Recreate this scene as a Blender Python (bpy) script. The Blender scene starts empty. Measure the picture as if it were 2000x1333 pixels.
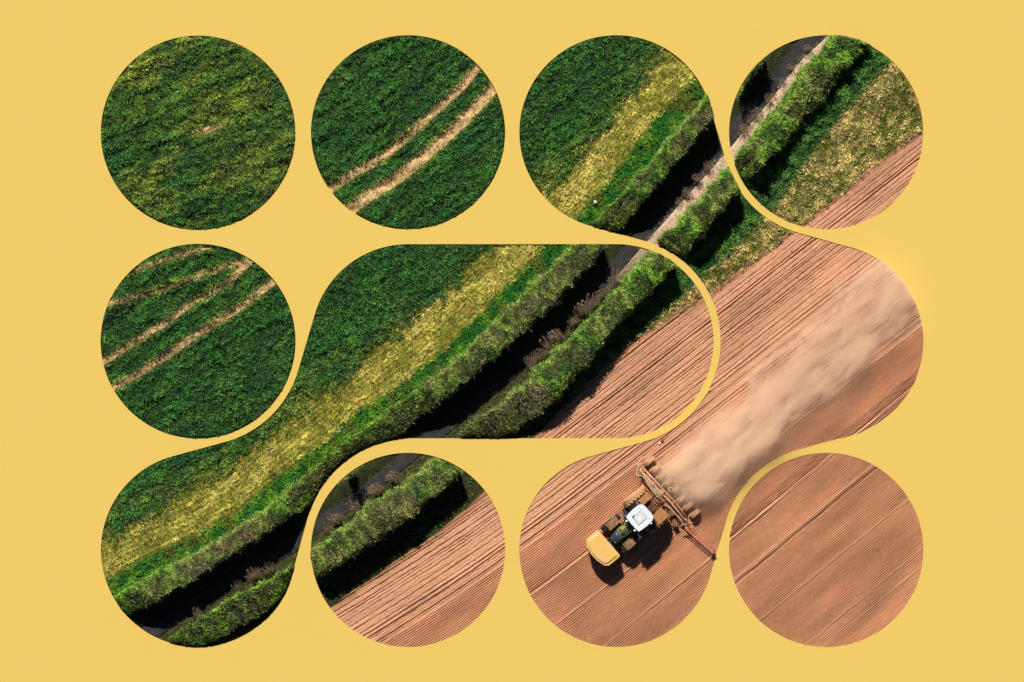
import bpy, bmesh, math, random
import numpy as np
from mathutils import Vector, Matrix
random.seed(5); rng = np.random.default_rng(11)
S = 1 / 27.0                                    # metres per reference unit
def W(x, y): return ((x - 1000) * S, (666.5 - y) * S)

# ------------------------------------------------------------ camera, sky, sun
scene = bpy.context.scene
cam = bpy.data.cameras.new('camera'); camo = bpy.data.objects.new('camera', cam)
scene.collection.objects.link(camo); scene.camera = camo
HC = 350.0
camo.location = (0, 0, HC); cam.sensor_width = 36; cam.lens = 36 * HC / (2000 * S)
cam.clip_start = 1; cam.clip_end = 6000
world = bpy.data.worlds.new('World'); scene.world = world; world.use_nodes = True
nt = world.node_tree; bg = nt.nodes['Background']
sky = nt.nodes.new('ShaderNodeTexSky'); sky.sky_type = 'NISHITA'; sky.sun_disc = False
EL = math.radians(45); AZ = math.atan2(0.24, 0.97)
sky.air_density = 0.5; sky.dust_density = 0.1; sky.ozone_density = 3.0; sky.altitude = 400
sky.sun_elevation = EL; sky.sun_rotation = -AZ
nt.links.new(sky.outputs[0], bg.inputs[0]); bg.inputs[1].default_value = 0.05
sun = bpy.data.lights.new('sun', 'SUN'); suno = bpy.data.objects.new('sun', sun)
scene.collection.objects.link(suno); sun.energy = 5.0; sun.angle = math.radians(0.5); sun.color = (1, 0.955, 0.88)
suno.rotation_euler = Vector((0.24, -0.97, -1.0)).to_track_quat('-Z', 'Y').to_euler()
scene.view_settings.view_transform = 'Standard'; scene.view_settings.look = 'None'
scene.view_settings.exposure = 0.42; scene.view_settings.gamma = 1
try:
    scene.cycles.volume_step_rate = 1.0; scene.cycles.volume_bounces = 5; scene.cycles.max_bounces = 7
except Exception: pass
K = 1.575                                        # picture value of a flat sunlit white surface

# ------------------------------------------------------------ helpers
COL = scene.collection
def lin(c):
    c = np.asarray(c, float) / 255.0
    return np.where(c <= 0.04045, c / 12.92, ((c + 0.055) / 1.055) ** 2.4)
def alb(r, g, b): return tuple(np.clip(lin((r, g, b)) / K, 0, 0.9))
def tag(o, label=None, cat=None, group=None, kind=None):
    if label: o['label'] = label
    if cat: o['category'] = cat
    if group: o['group'] = group
    if kind: o['kind'] = kind
    return o
def link(name, me, mat=None, parent=None):
    o = bpy.data.objects.new(name, me); COL.objects.link(o)
    if mat is not None: me.materials.append(mat)
    if parent is not None: o.parent = parent
    return o
def empty(name, loc, rz=0):
    o = bpy.data.objects.new(name, None); COL.objects.link(o); o.location = loc; o.rotation_euler = (0, 0, rz)
    o.empty_display_size = 0.3
    return o
def npmesh(name, V, F, colors=None, smooth=False):
    me = bpy.data.meshes.new(name); V = np.ascontiguousarray(V, np.float32); F = np.ascontiguousarray(F, np.int32)
    me.vertices.add(len(V)); me.vertices.foreach_set('co', V.ravel())
    k = F.shape[1]
    me.loops.add(F.size); me.loops.foreach_set('vertex_index', F.ravel())
    me.polygons.add(len(F)); me.polygons.foreach_set('loop_start', np.arange(0, F.size, k, dtype=np.int32))
    me.polygons.foreach_set('loop_total', np.full(len(F), k, np.int32))
    me.polygons.foreach_set('use_smooth', np.full(len(F), smooth, bool))
    if colors is not None:
        a = me.color_attributes.new('Col', 'FLOAT_COLOR', 'POINT')
        c = np.ones((len(V), 4), np.float32); c[:, :3] = colors; a.data.foreach_set('color', c.ravel())
    me.update(calc_edges=True); me.validate()
    return me

def _h(ix, iy, s):
    n = (ix.astype(np.int64) * 374761393 + iy.astype(np.int64) * 668265263 + s * 974634777) & 0xffffffff
    n = ((n ^ (n >> 13)) * 1274126177) & 0xffffffff
    return ((n ^ (n >> 16)) & 0xffff) / 65535.0
def vn(x, y, s=0):
    x = np.asarray(x, float); y = np.asarray(y, float)
    ix = np.floor(x); iy = np.floor(y); fx = x - ix; fy = y - iy
    fx = fx * fx * (3 - 2 * fx); fy = fy * fy * (3 - 2 * fy)
    a = _h(ix, iy, s); b = _h(ix + 1, iy, s); c = _h(ix, iy + 1, s); d = _h(ix + 1, iy + 1, s)
    return (a + (b - a) * fx) * (1 - fy) + (c + (d - c) * fx) * fy
def fbm(x, y, s=0, o=3):
    r = 0; a = 0.5; t = 0
    for i in range(o):
        r = r + a * vn(x * 2 ** i + 17 * i, y * 2 ** i, s + i); t += a; a *= 0.5
    return r / t
def sst(a, b, x): t = np.clip((x - a) / (b - a), 0, 1); return t * t * (3 - 2 * t)

# ------------------------------------------------------------ panel openings (outlines)
R, RF = 189.6, 203.5
GX = [387, 797, 1204, 1613.5]; GY = [259, 667, 1074.5]
def belt(seq, n=64):
    """seq: (cx, cy, signed radius) visited in order, +: turning one way, -: the other; joined by tangents."""
    m = len(seq); tin = [None] * m; tout = [None] * m
    for i in range(m):
        j = (i + 1) % m; ci = np.array(seq[i][:2], float); cj = np.array(seq[j][:2], float); si, sj = seq[i][2], seq[j][2]
        D = cj - ci; d = np.hypot(*D); Dh = D / d; rt = np.array([-Dh[1], Dh[0]])
        q = (sj - si) / d; nn = q * Dh + math.sqrt(max(0, 1 - q * q)) * rt
        tout[i] = ci - si * nn; tin[j] = cj - sj * nn
    pts = []
    for i in range(m):
        c = np.array(seq[i][:2], float); s = seq[i][2]
        a0 = math.atan2(*(tin[i] - c)[::-1]); a1 = math.atan2(*(tout[i] - c)[::-1])
        if s > 0:
            while a1 < a0: a1 += 2 * math.pi
        else:
            while a1 > a0: a1 -= 2 * math.pi
        k = max(3, int(abs(a1 - a0) / (2 * math.pi) * n * 2))
        for t in np.linspace(a0, a1, k): pts.append((c[0] + abs(s) * math.cos(t), c[1] + abs(s) * math.sin(t)))
    return pts
def circ(cx, cy, r=R, n=128): return [(cx + r * math.cos(t), cy + r * math.sin(t)) for t in np.linspace(0, 2 * math.pi, n, endpoint=False)]
# (y grows downwards in these units; a positive radius then turns clockwise as seen)
SH_A = belt([(GX[2], GY[0], R), (GX[3], GY[0], -RF), (GX[3], GY[1], R), (GX[3], GY[2], -RF), (GX[2], GY[2], R), (GX[2], GY[1], -RF)])
SH_B = belt([(GX[1], GY[1], R), (GX[2], GY[1], R), (GX[1] + 6, GY[1] + R + 209, -209), (GX[0], GY[2], R), (GX[0], GY[1], -RF)])
HOLES = [circ(GX[0], GY[0] + 1, 190), circ(GX[1], GY[0]), circ(GX[3], GY[0]), circ(GX[0], GY[1], 190.3), circ(GX[1], GY[2]), circ(GX[3], GY[2]), SH_A, SH_B]
# opening mask on a 0.5-unit grid
MW, MH = 4000, 2666
MASK = np.zeros((MH, MW), bool)
for H in HOLES:
    P = np.array(H); Q = np.roll(P, -1, 0); m = np.zeros((MH, MW), bool)
    for r in range(MH):
        y = (r + 0.5) / 2
        c = (P[:, 1] > y) != (Q[:, 1] > y)
        if not c.any(): continue
        xs = np.sort(P[c, 0] + (y - P[c, 1]) / (Q[c, 1] - P[c, 1]) * (Q[c, 0] - P[c, 0])) * 2
        for a, b in zip(xs[::2], xs[1::2]): m[r, max(0, int(math.ceil(a - .5))):int(math.floor(b - .5)) + 1] = True
    MASK |= m
def inside(x, y):
    i = np.clip((np.asarray(y) * 2).astype(int), 0, MH - 1); j = np.clip((np.asarray(x) * 2).astype(int), 0, MW - 1)
    return MASK[i, j]
EXIT = np.zeros((MH // 2, MW // 2), np.float32)      # how far the sun's shadow can run before it leaves the opening (units)
_m = MASK[::2, ::2]; _al = _m.copy(); _yy, _xx = np.mgrid[0:MH // 2, 0:MW // 2]
for _s in range(2, 100, 2):
    _al &= _m[np.clip((_yy + .97 * _s).astype(int), 0, MH // 2 - 1), np.clip((_xx + .24 * _s).astype(int), 0, MW // 2 - 1)]
    EXIT += _al * 2.0
def room(x, y):                 # tallest thing (m) at x, y whose shadow stays on the land inside the opening
    return EXIT[np.clip(np.asarray(y).astype(int), 0, MH // 2 - 1), np.clip(np.asarray(x).astype(int), 0, MW // 2 - 1)] * S + .07
def inside_w(X, Y): return inside(X / S + 1000, 666.5 - Y / S)

# ------------------------------------------------------------ boundaries of the land strips, y at x
def curve(p): p = np.array(p, float); return lambda x: np.interp(x, p[:, 0], p[:, 1])
Yu = curve([(150,1080),(206,1049),(310,992),(363,958),(420,923),(521,860),(600,785),(679,734),(726,690),(776,655),(820,614),(883,554),(946,495),(1063,368),(1135,305),(1195,227),(1246,165),(1299,95),(1340,30)])
Yl = curve([(150,1160),(221,1125),(284,1087),(379,1046),(458,1002),(568,913),(631,865),(694,806),(776,753),(852,695),(940,614),(987,560),(1164,385),(1205,331),(1283,227),(1356,151),(1430,50)])
H1u = curve([(150,1200),(225,1166),(294,1121),(410,1065),(473,1024),(536,977),(600,929),(710,835),(858,728),(931,665),(1010,582),(1060,529),(1117,479),(1154,438),(1220,372),(1302,277),(1372,195),(1420,130),(1500,20)])
H1l = curve([(180,1240),(253,1200),(316,1169),(366,1140),(442,1093),(505,1052),(552,1021),(609,986),(672,942),(726,901),(805,825),(871,778),(915,743),(1019,655),(1063,617),(1142,529),(1186,479),(1214,444),(1271,378),(1347,287),(1388,236),(1447,167),(1494,113),(1560,30)])
H2u = curve([(270,1290),(325,1254),(385,1213),(442,1175),(492,1143),(574,1103),(609,1068),(663,1033),(726,983),(789,939),(846,891),(893,854),(940,813),(1005,760),(1054,712),(1120,646),(1192,577),(1270,488),(1347,403),(1419,325),(1510,217),(1573,132),(1624,73),(1660,20)])
H2l = curve([(330,1310),(436,1240),(505,1203),(546,1169),(619,1128),(679,1093),(751,1046),(820,995),(877,942),(950,890),(1028,829),(1066,797),(1135,721),(1189,655),(1220,621),(1268,577),(1318,520),(1372,455),(1416,410),(1444,375),(1500,315),(1535,275),(1576,224),(1640,150),(1700,80),(1740,30)])
Sb = curve([(500,1300),(650,1188),(710,1144),(795,1085),(858,1043),(947,966),(1063,838),(1095,803),(1170,730),(1189,705),(1268,646),(1375,577),(1460,515),(1564,438),(1652,369),(1715,309),(1803,252),(1900,180)])
Lv = curve([(500,1300),(650,1188),(795,1085),(900,1000),(1063,838),(1170,725),(1220,680),(1300,610),(1420,500),(1510,410),(1589,299),(1652,217),(1734,123),(1800,50)])
def track(p, w): return (np.array(p, float), w)
TRACKS = [track([(620,385),(645,369),(690,339),(744,309),(810,252),(870,198),(900,171),(933,130),(970,85)], 8.5),
          track([(640,436),(684,408),(720,384),(792,336),(855,282),(900,240),(945,192),(975,158)], 12),
          track([(195,600),(214,594),(300,570),(379,542),(442,520),(489,507),(520,497)], 4.5),
          track([(190,715),(204,706),(253,674),(316,636),(379,589),(442,554),(489,510),(505,495)], 6.2),
          track([(205,768),(222,756),(278,725),(332,690),(395,646),(458,608),(533,551),(560,535)], 6.8),
          track([(210,548),(253,532),(332,504),(411,482),(440,472)], 4),
          track([(378,264),(405,254),(445,236)], 7)]
def seg_dist(px, py, P):
    best = np.full(np.shape(px), 1e9)
    for (x0, y0), (x1, y1) in zip(P[:-1], P[1:]):
        L2 = (x1 - x0) ** 2 + (y1 - y0) ** 2; t = np.clip(((px - x0) * (x1 - x0) + (py - y0) * (y1 - y0)) / L2, 0, 1)
        best = np.minimum(best, np.hypot(px - x0 - t * (x1 - x0), py - y0 - t * (y1 - y0)))
    return best
def trackness(x, y):            # 1 inside a bare wheel track, 0 outside
    r = np.zeros(np.shape(x)); wob = (fbm(x / 7, y / 7, 91, 2) - .5) * 3
    for i, (P, w) in enumerate(TRACKS):
        ww = w * (1 if i < 6 else sst(372, 405, x) * (1 - sst(405, 450, x)) * 1.1 + .01)
        r = np.maximum(r, 1 - sst(ww - 1.5, ww + 1.5, seg_dist(x, y, P) + wob * min(1, w / 7)))
    return r
def field_z(x, y):              # gentle relief of the green field (m)
    a = x * .94 - y * .34; b = x * .34 + y * .94
    n = fbm(a / 60, b / 17, 3, 3) - .5
    c11 = 1 - sst(350, 620, np.hypot(x - 340, y - 200))
    return -.14 + n * (.22 + .5 * c11)

# ------------------------------------------------------------ materials
def new_mat(name):
    m = bpy.data.materials.new(name); m.use_nodes = True; return m, m.node_tree, m.node_tree.nodes['Principled BSDF']
def foliage_mat(name, rough=.55, trans=.25, spec=.35, grain=.3):
    m, t, b = new_mat(name); at = t.nodes.new('ShaderNodeAttribute'); at.attribute_name = 'Col'
    nz = t.nodes.new('ShaderNodeTexNoise'); nz.inputs['Scale'].default_value = 9; tc = t.nodes.new('ShaderNodeTexCoord')
    t.links.new(tc.outputs['Object'], nz.inputs['Vector'])
    mr = t.nodes.new('ShaderNodeMapRange'); mr.inputs[3].default_value = 1 - grain; mr.inputs[4].default_value = 1 + grain
    t.links.new(nz.outputs[0], mr.inputs[0])
    mx = t.nodes.new('ShaderNodeVectorMath'); mx.operation = 'SCALE'
    t.links.new(at.outputs['Color'], mx.inputs[0]); t.links.new(mr.outputs[0], mx.inputs['Scale'])
    t.links.new(mx.outputs[0], b.inputs['Base Color']); b.inputs['Roughness'].default_value = rough
    b.inputs['Specular IOR Level'].default_value = spec
    if trans:
        tr = t.nodes.new('ShaderNodeBsdfTranslucent'); t.links.new(mx.outputs[0], tr.inputs[0])
        ms = t.nodes.new('ShaderNodeMixShader'); ms.inputs[0].default_value = trans
        t.links.new(b.outputs[0], ms.inputs[1]); t.links.new(tr.outputs[0], ms.inputs[2])
        t.links.new(ms.outputs[0], t.nodes['Material Output'].inputs[0])
    return m
def soil_mat(name):
    m = foliage_mat(name, .95, 0, .1, .16); return m
def plain(name, col, rough=.6, metal=0, spec=.4, col2=None, scale=4, detail=4, lo=.4, hi=.65, bump=0, clear=0):
    m, t, b = new_mat(name); b.inputs['Base Color'].default_value = (*col, 1)
    b.inputs['Roughness'].default_value = rough; b.inputs['Metallic'].default_value = metal
    b.inputs['Specular IOR Level'].default_value = spec; b.inputs['Coat Weight'].default_value = clear
    tc = t.nodes.new('ShaderNodeTexCoord'); nz = t.nodes.new('ShaderNodeTexNoise'); nz.inputs['Scale'].default_value = scale
    nz.inputs['Detail'].default_value = detail; t.links.new(tc.outputs['Object'], nz.inputs['Vector'])
    if col2 is not None:
        cr = t.nodes.new('ShaderNodeValToRGB'); cr.color_ramp.elements[0].position = lo; cr.color_ramp.elements[1].position = hi
        cr.color_ramp.elements[0].color = (*col, 1); cr.color_ramp.elements[1].color = (*col2, 1)
        t.links.new(nz.outputs[0], cr.inputs[0]); t.links.new(cr.outputs[0], b.inputs['Base Color'])
    if bump:
        bp = t.nodes.new('ShaderNodeBump'); bp.inputs['Strength'].default_value = bump; bp.inputs['Distance'].default_value = .03
        t.links.new(nz.outputs[0], bp.inputs['Height']); t.links.new(bp.outputs[0], b.inputs['Normal'])
    return m
DUSTC = alb(214, 160, 112)
M = dict(
    crop=foliage_mat('crop_leaf', .5, .22, .45), grass=foliage_mat('grass_blade', .6, .25, .3), straw=foliage_mat('dry_grass_blade', .75, .2, .2),
    leaf=foliage_mat('hedge_leaf', .5, .18, .4), twig=foliage_mat('hedge_twig', .8, 0, .2), soil=soil_mat('ploughed_soil'), field=soil_mat('field_soil'),
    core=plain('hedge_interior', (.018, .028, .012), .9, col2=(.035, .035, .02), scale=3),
    asphalt=plain('asphalt', (.028, .028, .028), 1, spec=.05, col2=(.04, .038, .036), scale=2.2, bump=.3),
    yellow=plain('yellow_panel_paint', alb(243, 207, 107), .9, spec=.05, col2=alb(244, 208, 109), scale=.5),
    far=plain('far_field', (.05, .075, .025), .95, col2=(.09, .10, .045), scale=.05),
    white=plain('white_roof_paint', (.62, .64, .66), .45, col2=(.56, .585, .6), scale=6, clear=.2),
    groove=plain('roof_seam', (.12, .13, .14), .7),
    hood=plain('green_hood_reflections', alb(164, 160, 84), .35, col2=alb(20, 66, 34), scale=3.4, detail=1.5, lo=.5, hi=.56, clear=.4),  # patchy greens paint reflections into the hood colour
    slate=plain('slate_nose_paint', alb(74, 92, 104), .4, col2=alb(50, 62, 72), scale=5, clear=.3),
    black=plain('black_plastic', (.012, .013, .016), .5, col2=(.03, .03, .03), scale=8),
    glass=plain('tinted_glass', (.01, .014, .012), .08, spec=.9, col2=(.03, .05, .03), scale=2),
    screen=plain('green_glass_reflections', alb(22, 34, 26), .12, spec=.8, col2=alb(96, 120, 66), scale=4, lo=.5, hi=.6),  # paler patches are reflections painted into the glass colour
    steel=plain('grey_steel', (.16, .18, .2), .4, metal=.6),
    tyre=plain('dusty_tyre', (.02, .02, .022), .9, col2=DUSTC, scale=2.2, lo=.38, hi=.6),
    tyre_dark=plain('black_tyre', (.018, .02, .024), .8, col2=(.06, .06, .06), scale=7, lo=.45, hi=.7),
    tyre_dust=plain('soil_caked_tyre', alb(218, 160, 106), .95, col2=alb(240, 188, 134), scale=6),
    fender=plain('dusty_mudguard', alb(128, 98, 66), .8, col2=alb(176, 130, 86), scale=5),
    dustfender=plain('soil_covered_mudguard', alb(190, 136, 82), .9, col2=alb(165, 115, 68), scale=5),
    hopper=plain('yellow_hopper_lid', alb(250, 200, 72), .6, col2=alb(250, 198, 132), scale=1.1, lo=.38, hi=.62, detail=8, bump=.1),
    hopside=plain('yellow_hopper_side', alb(225, 165, 60), .6),
    frame=plain('dusty_implement_frame', alb(240, 188, 144), .8, col2=alb(196, 138, 102), scale=5),
    frame_dark=plain('brown_frame', alb(110, 72, 52), .8, col2=alb(160, 110, 76), scale=6),
    hose=plain('pale_hose', alb(236, 208, 170), .6), red=plain('faded_red_paint', alb(236, 104, 82), .6, col2=alb(246, 172, 140), scale=7),
    amber=plain('amber_lamp', (.6, .25, .03), .2), lampw=plain('lamp_glass', (.75, .76, .74), .15),
    stone=plain('pale_stone', (.6, .6, .54), .9, col2=(.45, .45, .4), scale=20),
)

# ------------------------------------------------------------ leaf clouds
def leaves(B, D, L, Wd, C, lift=.0, side=None):
    """N rhombic blades: base B, direction D, length L, width Wd, colour C"""
    n = len(B); D = D / np.linalg.norm(D, axis=1, keepdims=True)
    if side is None: side = rng.normal(size=(n, 3))
    Sd = np.cross(D, side); Sd /= (np.linalg.norm(Sd, axis=1, keepdims=True) + 1e-9)
    L = np.broadcast_to(L, n)[:, None]; Wd = np.broadcast_to(Wd, n)[:, None]
    mid = B + D * L * .5; mid[:, 2:] += lift * L
    V = np.stack([B, mid + Sd * Wd / 2, B + D * L, mid - Sd * Wd / 2], 1).reshape(-1, 3)
    return V, np.arange(4 * n).reshape(-1, 4), np.repeat(C, 4, 0)
def clip_leaves(V, F, C):
    ok = (inside_w(V[:, 0], V[:, 1]) & (V[:, 2] < room(V[:, 0] / S + 1000, 666.5 - V[:, 1] / S) + .05)).reshape(-1, 4).all(1)
    V = V.reshape(-1, 4, 3)[ok].reshape(-1, 3); C = C.reshape(-1, 4, 3)[ok].reshape(-1, 3)
    return V, np.arange(len(V)).reshape(-1, 4), C
def mixc(a, b, t): t = np.asarray(t)[:, None]; return np.asarray(a) * (1 - t) + np.asarray(b) * t
def stuff(name, V, F, C, mat, label, cat):
    V, F, C = clip_leaves(V, F, C)
    return tag(link(name, npmesh(name, V, F, C), mat), label, cat, kind='stuff')
def sample(n, x0=190, x1=1810, y0=60, y1=1272):
    x = rng.uniform(x0, x1, n); y = rng.uniform(y0, y1, n); k = inside(x, y); return x[k], y[k]
def tuft(x, y, z, nb, h, spread, L, Wd, cols, jit=.25, lean=(0, 0)):
    """nb blades round each plant; cols (N,3) base colour"""
    N = len(x); x = np.repeat(x, nb); y = np.repeat(y, nb); z = np.repeat(z, nb); h = np.repeat(np.broadcast_to(h, N), nb)
    n = len(x); a = rng.uniform(0, 2 * math.pi, n)
    X, Y = (x - 1000) * S, (666.5 - y) * S
    r = rng.uniform(0, spread, n)
    B = np.stack([X + np.cos(a) * r, Y + np.sin(a) * r, z + h * rng.uniform(.25, 1, n)], 1)
    up = rng.uniform(-.25, .9, n)
    D = np.stack([np.cos(a) + lean[0], np.sin(a) + lean[1], up], 1)
    c = np.repeat(cols, nb, 0) * rng.uniform(1 - jit, 1 + jit, (n, 1)) * rng.uniform(.92, 1.08, (n, 3))
    return leaves(B, D, L * rng.uniform(.6, 1.3, n), Wd * rng.uniform(.7, 1.2, n), c, .06, np.array((0, 0, 1.)) + rng.normal(size=(n, 3)) * .45)

# ------------------------------------------------------------ ground, far land
def sheet(name, x0, x1, y0, y1, z, mat):
    me = bpy.data.meshes.new(name); me.from_pydata([(x0, y0, z), (x1, y0, z), (x1, y1, z), (x0, y1, z)], [], [(0, 1, 2, 3)]); return link(name, me, mat)
tag(sheet('ground', -2500, 2500, -2500, 2500, -.55, M['far']), 'wide farmland ground reaching to the horizon under the fields', 'ground', kind='structure')

# green field terrain with tracks (left of hedge) and verge land between and beyond hedges
def grid(xs, ys):
    X, Y = np.meshgrid(xs, ys); n, m = X.shape; idx = np.arange(n * m).reshape(n, m)
    F = np.stack([idx[1:, :-1], idx[1:, 1:], idx[:-1, 1:], idx[:-1, :-1]], -1).reshape(-1, 4)
    return X.ravel(), Y.ravel(), F
def cull(V, F, C, keep_v):
    k = keep_v[F].any(1); F = F[k]; u, inv = np.unique(F, return_inverse=True); return V[u], inv.reshape(F.shape), C[u]
x, y, F = grid(np.arange(180, 1470, 2.2), np.arange(50, 1290, 2.2))
dH = y - (H1u(x) + H1l(x)) / 2
tk = trackness(x, y)
z = field_z(x, y) - .04 * tk + (fbm(x / 2.5, y / 2.5, 8, 2) - .5) * .05
z = np.where(inside(x, y), np.minimum(z, room(x, y)), np.minimum(z, .02))
nz = fbm(x / 3, y / 3, 5, 2)[:, None]
C = np.array(alb(30, 44, 20)) * (.6 + .8 * nz)
C = C * (1 - tk[:, None]) + (np.array(alb(236, 194, 136)) * (.7 + .7 * nz)) * tk[:, None]
ystrip = (sst(-14, 14, y - Yu(x)) * (1 - sst(-8, 8, y - Yl(x))))[:, None]
rows = .5 + .5 * np.sin(((y - Yl(x)) * .76 + (fbm(x / 22, y / 22, 73, 3) - .5) * 6) * 2 * math.pi / 8.5)[:, None]
C = C * (1 - ystrip) + ystrip * np.array(alb(196, 176, 80)) * (.5 + .75 * nz * rows * 1.5)
V = np.stack([(x - 1000) * S, (666.5 - y) * S, z], 1)
V, F, C = cull(V, F, C, (dH < 14))
tag(link('crop_field', npmesh('crop_field', V, F, C, True), M['field']), 'green crop field with bare wheel tracks above the hedges', 'field', kind='structure')

x, y, F = grid(np.arange(180, 1830, 3.0), np.arange(50, 1290, 3.0))
dA = y - (H1u(x) + H1l(x)) / 2; dB = y - Sb(x)
nz = fbm(x / 4, y / 4, 15, 3)[:, None]
t = (y - H1l(x)) / (H2u(x) - H1l(x))
C = np.array(alb(60, 62, 34)) * (.5 + nz)
tanv = (sst(.68, .8, t) * (y < H2u(x) + 14) * sst(560, 760, x * .7 - y * .4))[:, None]
C = C * (1 - tanv) + np.array(alb(226, 196, 164)) * (.75 + .6 * nz) * tanv
low = (sst(0, 12, y - Lv(x)))[:, None]
C = C * (1 - low) + np.array(alb(170, 120, 76)) * (.5 + nz) * low
z = (fbm(x / 8, y / 8, 33, 3) - .5) * .05 - .03 - .05 * ((t > .3) & (t < .8))
z = np.where(inside(x, y), z, np.minimum(z, .02))
V = np.stack([(x - 1000) * S, (666.5 - y) * S, z], 1)
V, F, C = cull(V, F, C, (dA > 4) & (dB < 10))
tag(link('verge', npmesh('verge', V, F, C, True), M['field']), 'rough verge land along both hedges beside the lane', 'verge', kind='structure')

# road between the hedges
xs = np.arange(200, 1640, 12.0); rows_ = []
for q in np.linspace(.40, .76, 7):
    rows_.append(np.stack([(xs - 1000) * S, (666.5 - (H1l(xs) * (1 - q) + H2u(xs) * q)) * S, np.full(len(xs), .005 + .03 * math.sin((q - .4) / .36 * math.pi))], 1))
V = np.concatenate(rows_); n = len(xs); idx = np.arange(7 * n).reshape(7, n)
F = np.stack([idx[1:, :-1], idx[1:, 1:], idx[:-1, 1:], idx[:-1, :-1]], -1).reshape(-1, 4)
tag(link('road', npmesh('road', V, F, None, True), M['asphalt']), 'narrow asphalt lane in the shade between two hedges', 'road', kind='structure')

# ------------------------------------------------------------ ploughed field
_gx = np.array([400, 600, 830, 1000, 1150, 1400, 1900.]); _gs = np.array([.60, .60, .645, .72, .765, .78, .775])
_fx = np.arange(400, 1900, 2.0); _fs = np.interp(_fx, _gx, _gs); _G = np.concatenate([[0], np.cumsum((_fs[1:] + _fs[:-1]) / 2 * 2.0)]); _G -= np.interp(1400, _fx, _G)
def G(x): return np.interp(x, _fx, _G)
xs = np.arange(560, 1840, 3.0); cs = np.arange(520, 1560, .7)
X, Cc = np.meshgrid(xs, cs)
Yp = Cc - G(X) - .045 * (X - 1400) * sst(900, 1150, Cc)
x = X.ravel(); c = Cc.ravel(); y = Yp.ravel()
A_ = (-.75, .66)
behind = (x - 1306) * A_[0] + (y - 950) * A_[1] < 0
wob = (fbm(x / 40, c / 12, 41, 3) - .5)
Rb = np.where(behind, 952, 786)
rough = 1 - sst(-1.5, 1.5, c - Rb)
rc = fbm(x / 5.5, c / 1.7, 51, 2) - .5
rc2 = fbm(x / 9, c / 5, 52, 2) - .5
z = np.zeros_like(x)
fk = 560.0; k = 0; r_ = random.Random(3)
while fk < 955:
    dpt = r_.choice([.13, .11, .07, .05, .04, .04]); wd = r_.uniform(1.2, 1.9)
    d = c - fk - wob * r_.uniform(.3, .8) - (vn(x / 60, np.full_like(x, k), 77) - .5) * 1.3
    z -= dpt * np.exp(-(d / wd) ** 2) * rough * (.55 + .7 * vn(x / 22, np.full_like(x, k * 3.1), 78))
    z += dpt * .35 * np.exp(-((d + 4) / 2.2) ** 2) * rough
    fk += r_.choice([5, 6, 7.5, 9, 11, 15]); k += 1
z += rough * (rc * (.035 + .055 * sst(.42, .62, fbm(x / 50, c / 6, 53, 2))) + rc2 * .03)
fine = 1 - rough
left = (1 - sst(1120, 1200, x)) * (1 - sst(870, 890, c))
z += fine * ((.040 + .03 * vn(x / 80, c / 30, 54)) * np.sin((c + wob * 1.2) * 2 * math.pi / 5.0) + rc * (.016 + .03 * left) + rc2 * .015)
def ld(x0, y0, x1, y1):
    L = math.hypot(x1 - x0, y1 - y0); return ((x - x0) * (y1 - y0) - (y - y0) * (x1 - x0)) / L * -1   # + = below line
tone = np.zeros_like(x)
def ridge(p0, p1, w, hgt, trench, xa=0, xb=3000, side=1, off=None):
    d = ld(*p0, *p1) + (fbm(x / 25, x * 0, 61, 2) - .5) * 2.2; k = (x > xa) & (x < xb) & (fine > .5)
    global z, tone
    z += np.where(k, hgt * np.exp(-(d / w) ** 2) * (.7 + .6 * vn(x / 12, x * 0, 62)), 0)
    z -= np.where(k, trench * np.exp(-((d - side * w * 1.9) / (w * .8)) ** 2), 0)
    tone += np.where(k, .35 * np.exp(-(d / (w * 1.2)) ** 2), 0)
ridge((1038,1164), (1151,1080), 3, .09, .12, 0, 1180, -1)
ridge((1085,1219), (1186,1143), 1.8, .07, .0, 0, 1330)
ridge((1183,1260), (1387,1091), 1.8, .08, .02, 0, 1408)
ridge((1408,1070), (1627,887), 2.0, .10, .10, 1408, 3000, -1)
ridge((1435,1134), (1706,910), 3.4, .10, .085, 1400, 3000, 1)
ridge((1485,1210), (1775,975), 1.6, .07, .02, 1400, 3000)
ridge((1576,1258), (1803,1071), 1.8, .07, .03, 1400, 3000)
ridge((1608,1262), (1803,1105), 1.2, .05, .03, 1400, 3000)
dA_ = ld(1408, 1070, 1627, 887)
pile = sst(-26, -19, dA_) * (1 - sst(-4, -2, dA_)) * sst(1408, 1430, x) * (.4 + .9 * fbm(x / 18, c / 40, 66, 2))
z += pile * (.05 + .22 * (fbm(x / 5, c / 5, 67, 3) - .4))
low_r = sst(8, 14, ld(1576, 1258, 1803, 1071)) * (x > 1400)
z += low_r * (rc * .05 + rc2 * .04)
z = np.where(inside(x, y), z, np.minimum(z, .03))
edge = 1 - sst(0, 16, y - Sb(x) + wob * 10)
n1 = fbm(x / 3, c / 2, 81, 2); n2 = fbm(x / 90, c / 30, 82, 3)
base = np.array(alb(214, 157, 121)); basef = np.array(alb(224, 160, 120)); dk = np.array(alb(120, 72, 50)); lt = np.array(alb(232, 184, 150))
C = base * rough[:, None] + basef * (1 - rough[:, None])
C = C * (.74 + .52 * n1 + .55 * (n2 - .5))[:, None]
C = C + (lt - C) * np.clip(tone, 0, .8)[:, None]
C = C + (dk - C) * (pile * .35)[:, None]
C = C + (np.array(alb(150, 96, 66)) - C) * (edge * .5)[:, None]
V = np.stack([(x - 1000) * S, (666.5 - y) * S, z + .015], 1)
n, m = X.shape; idx = np.arange(n * m).reshape(n, m)
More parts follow.
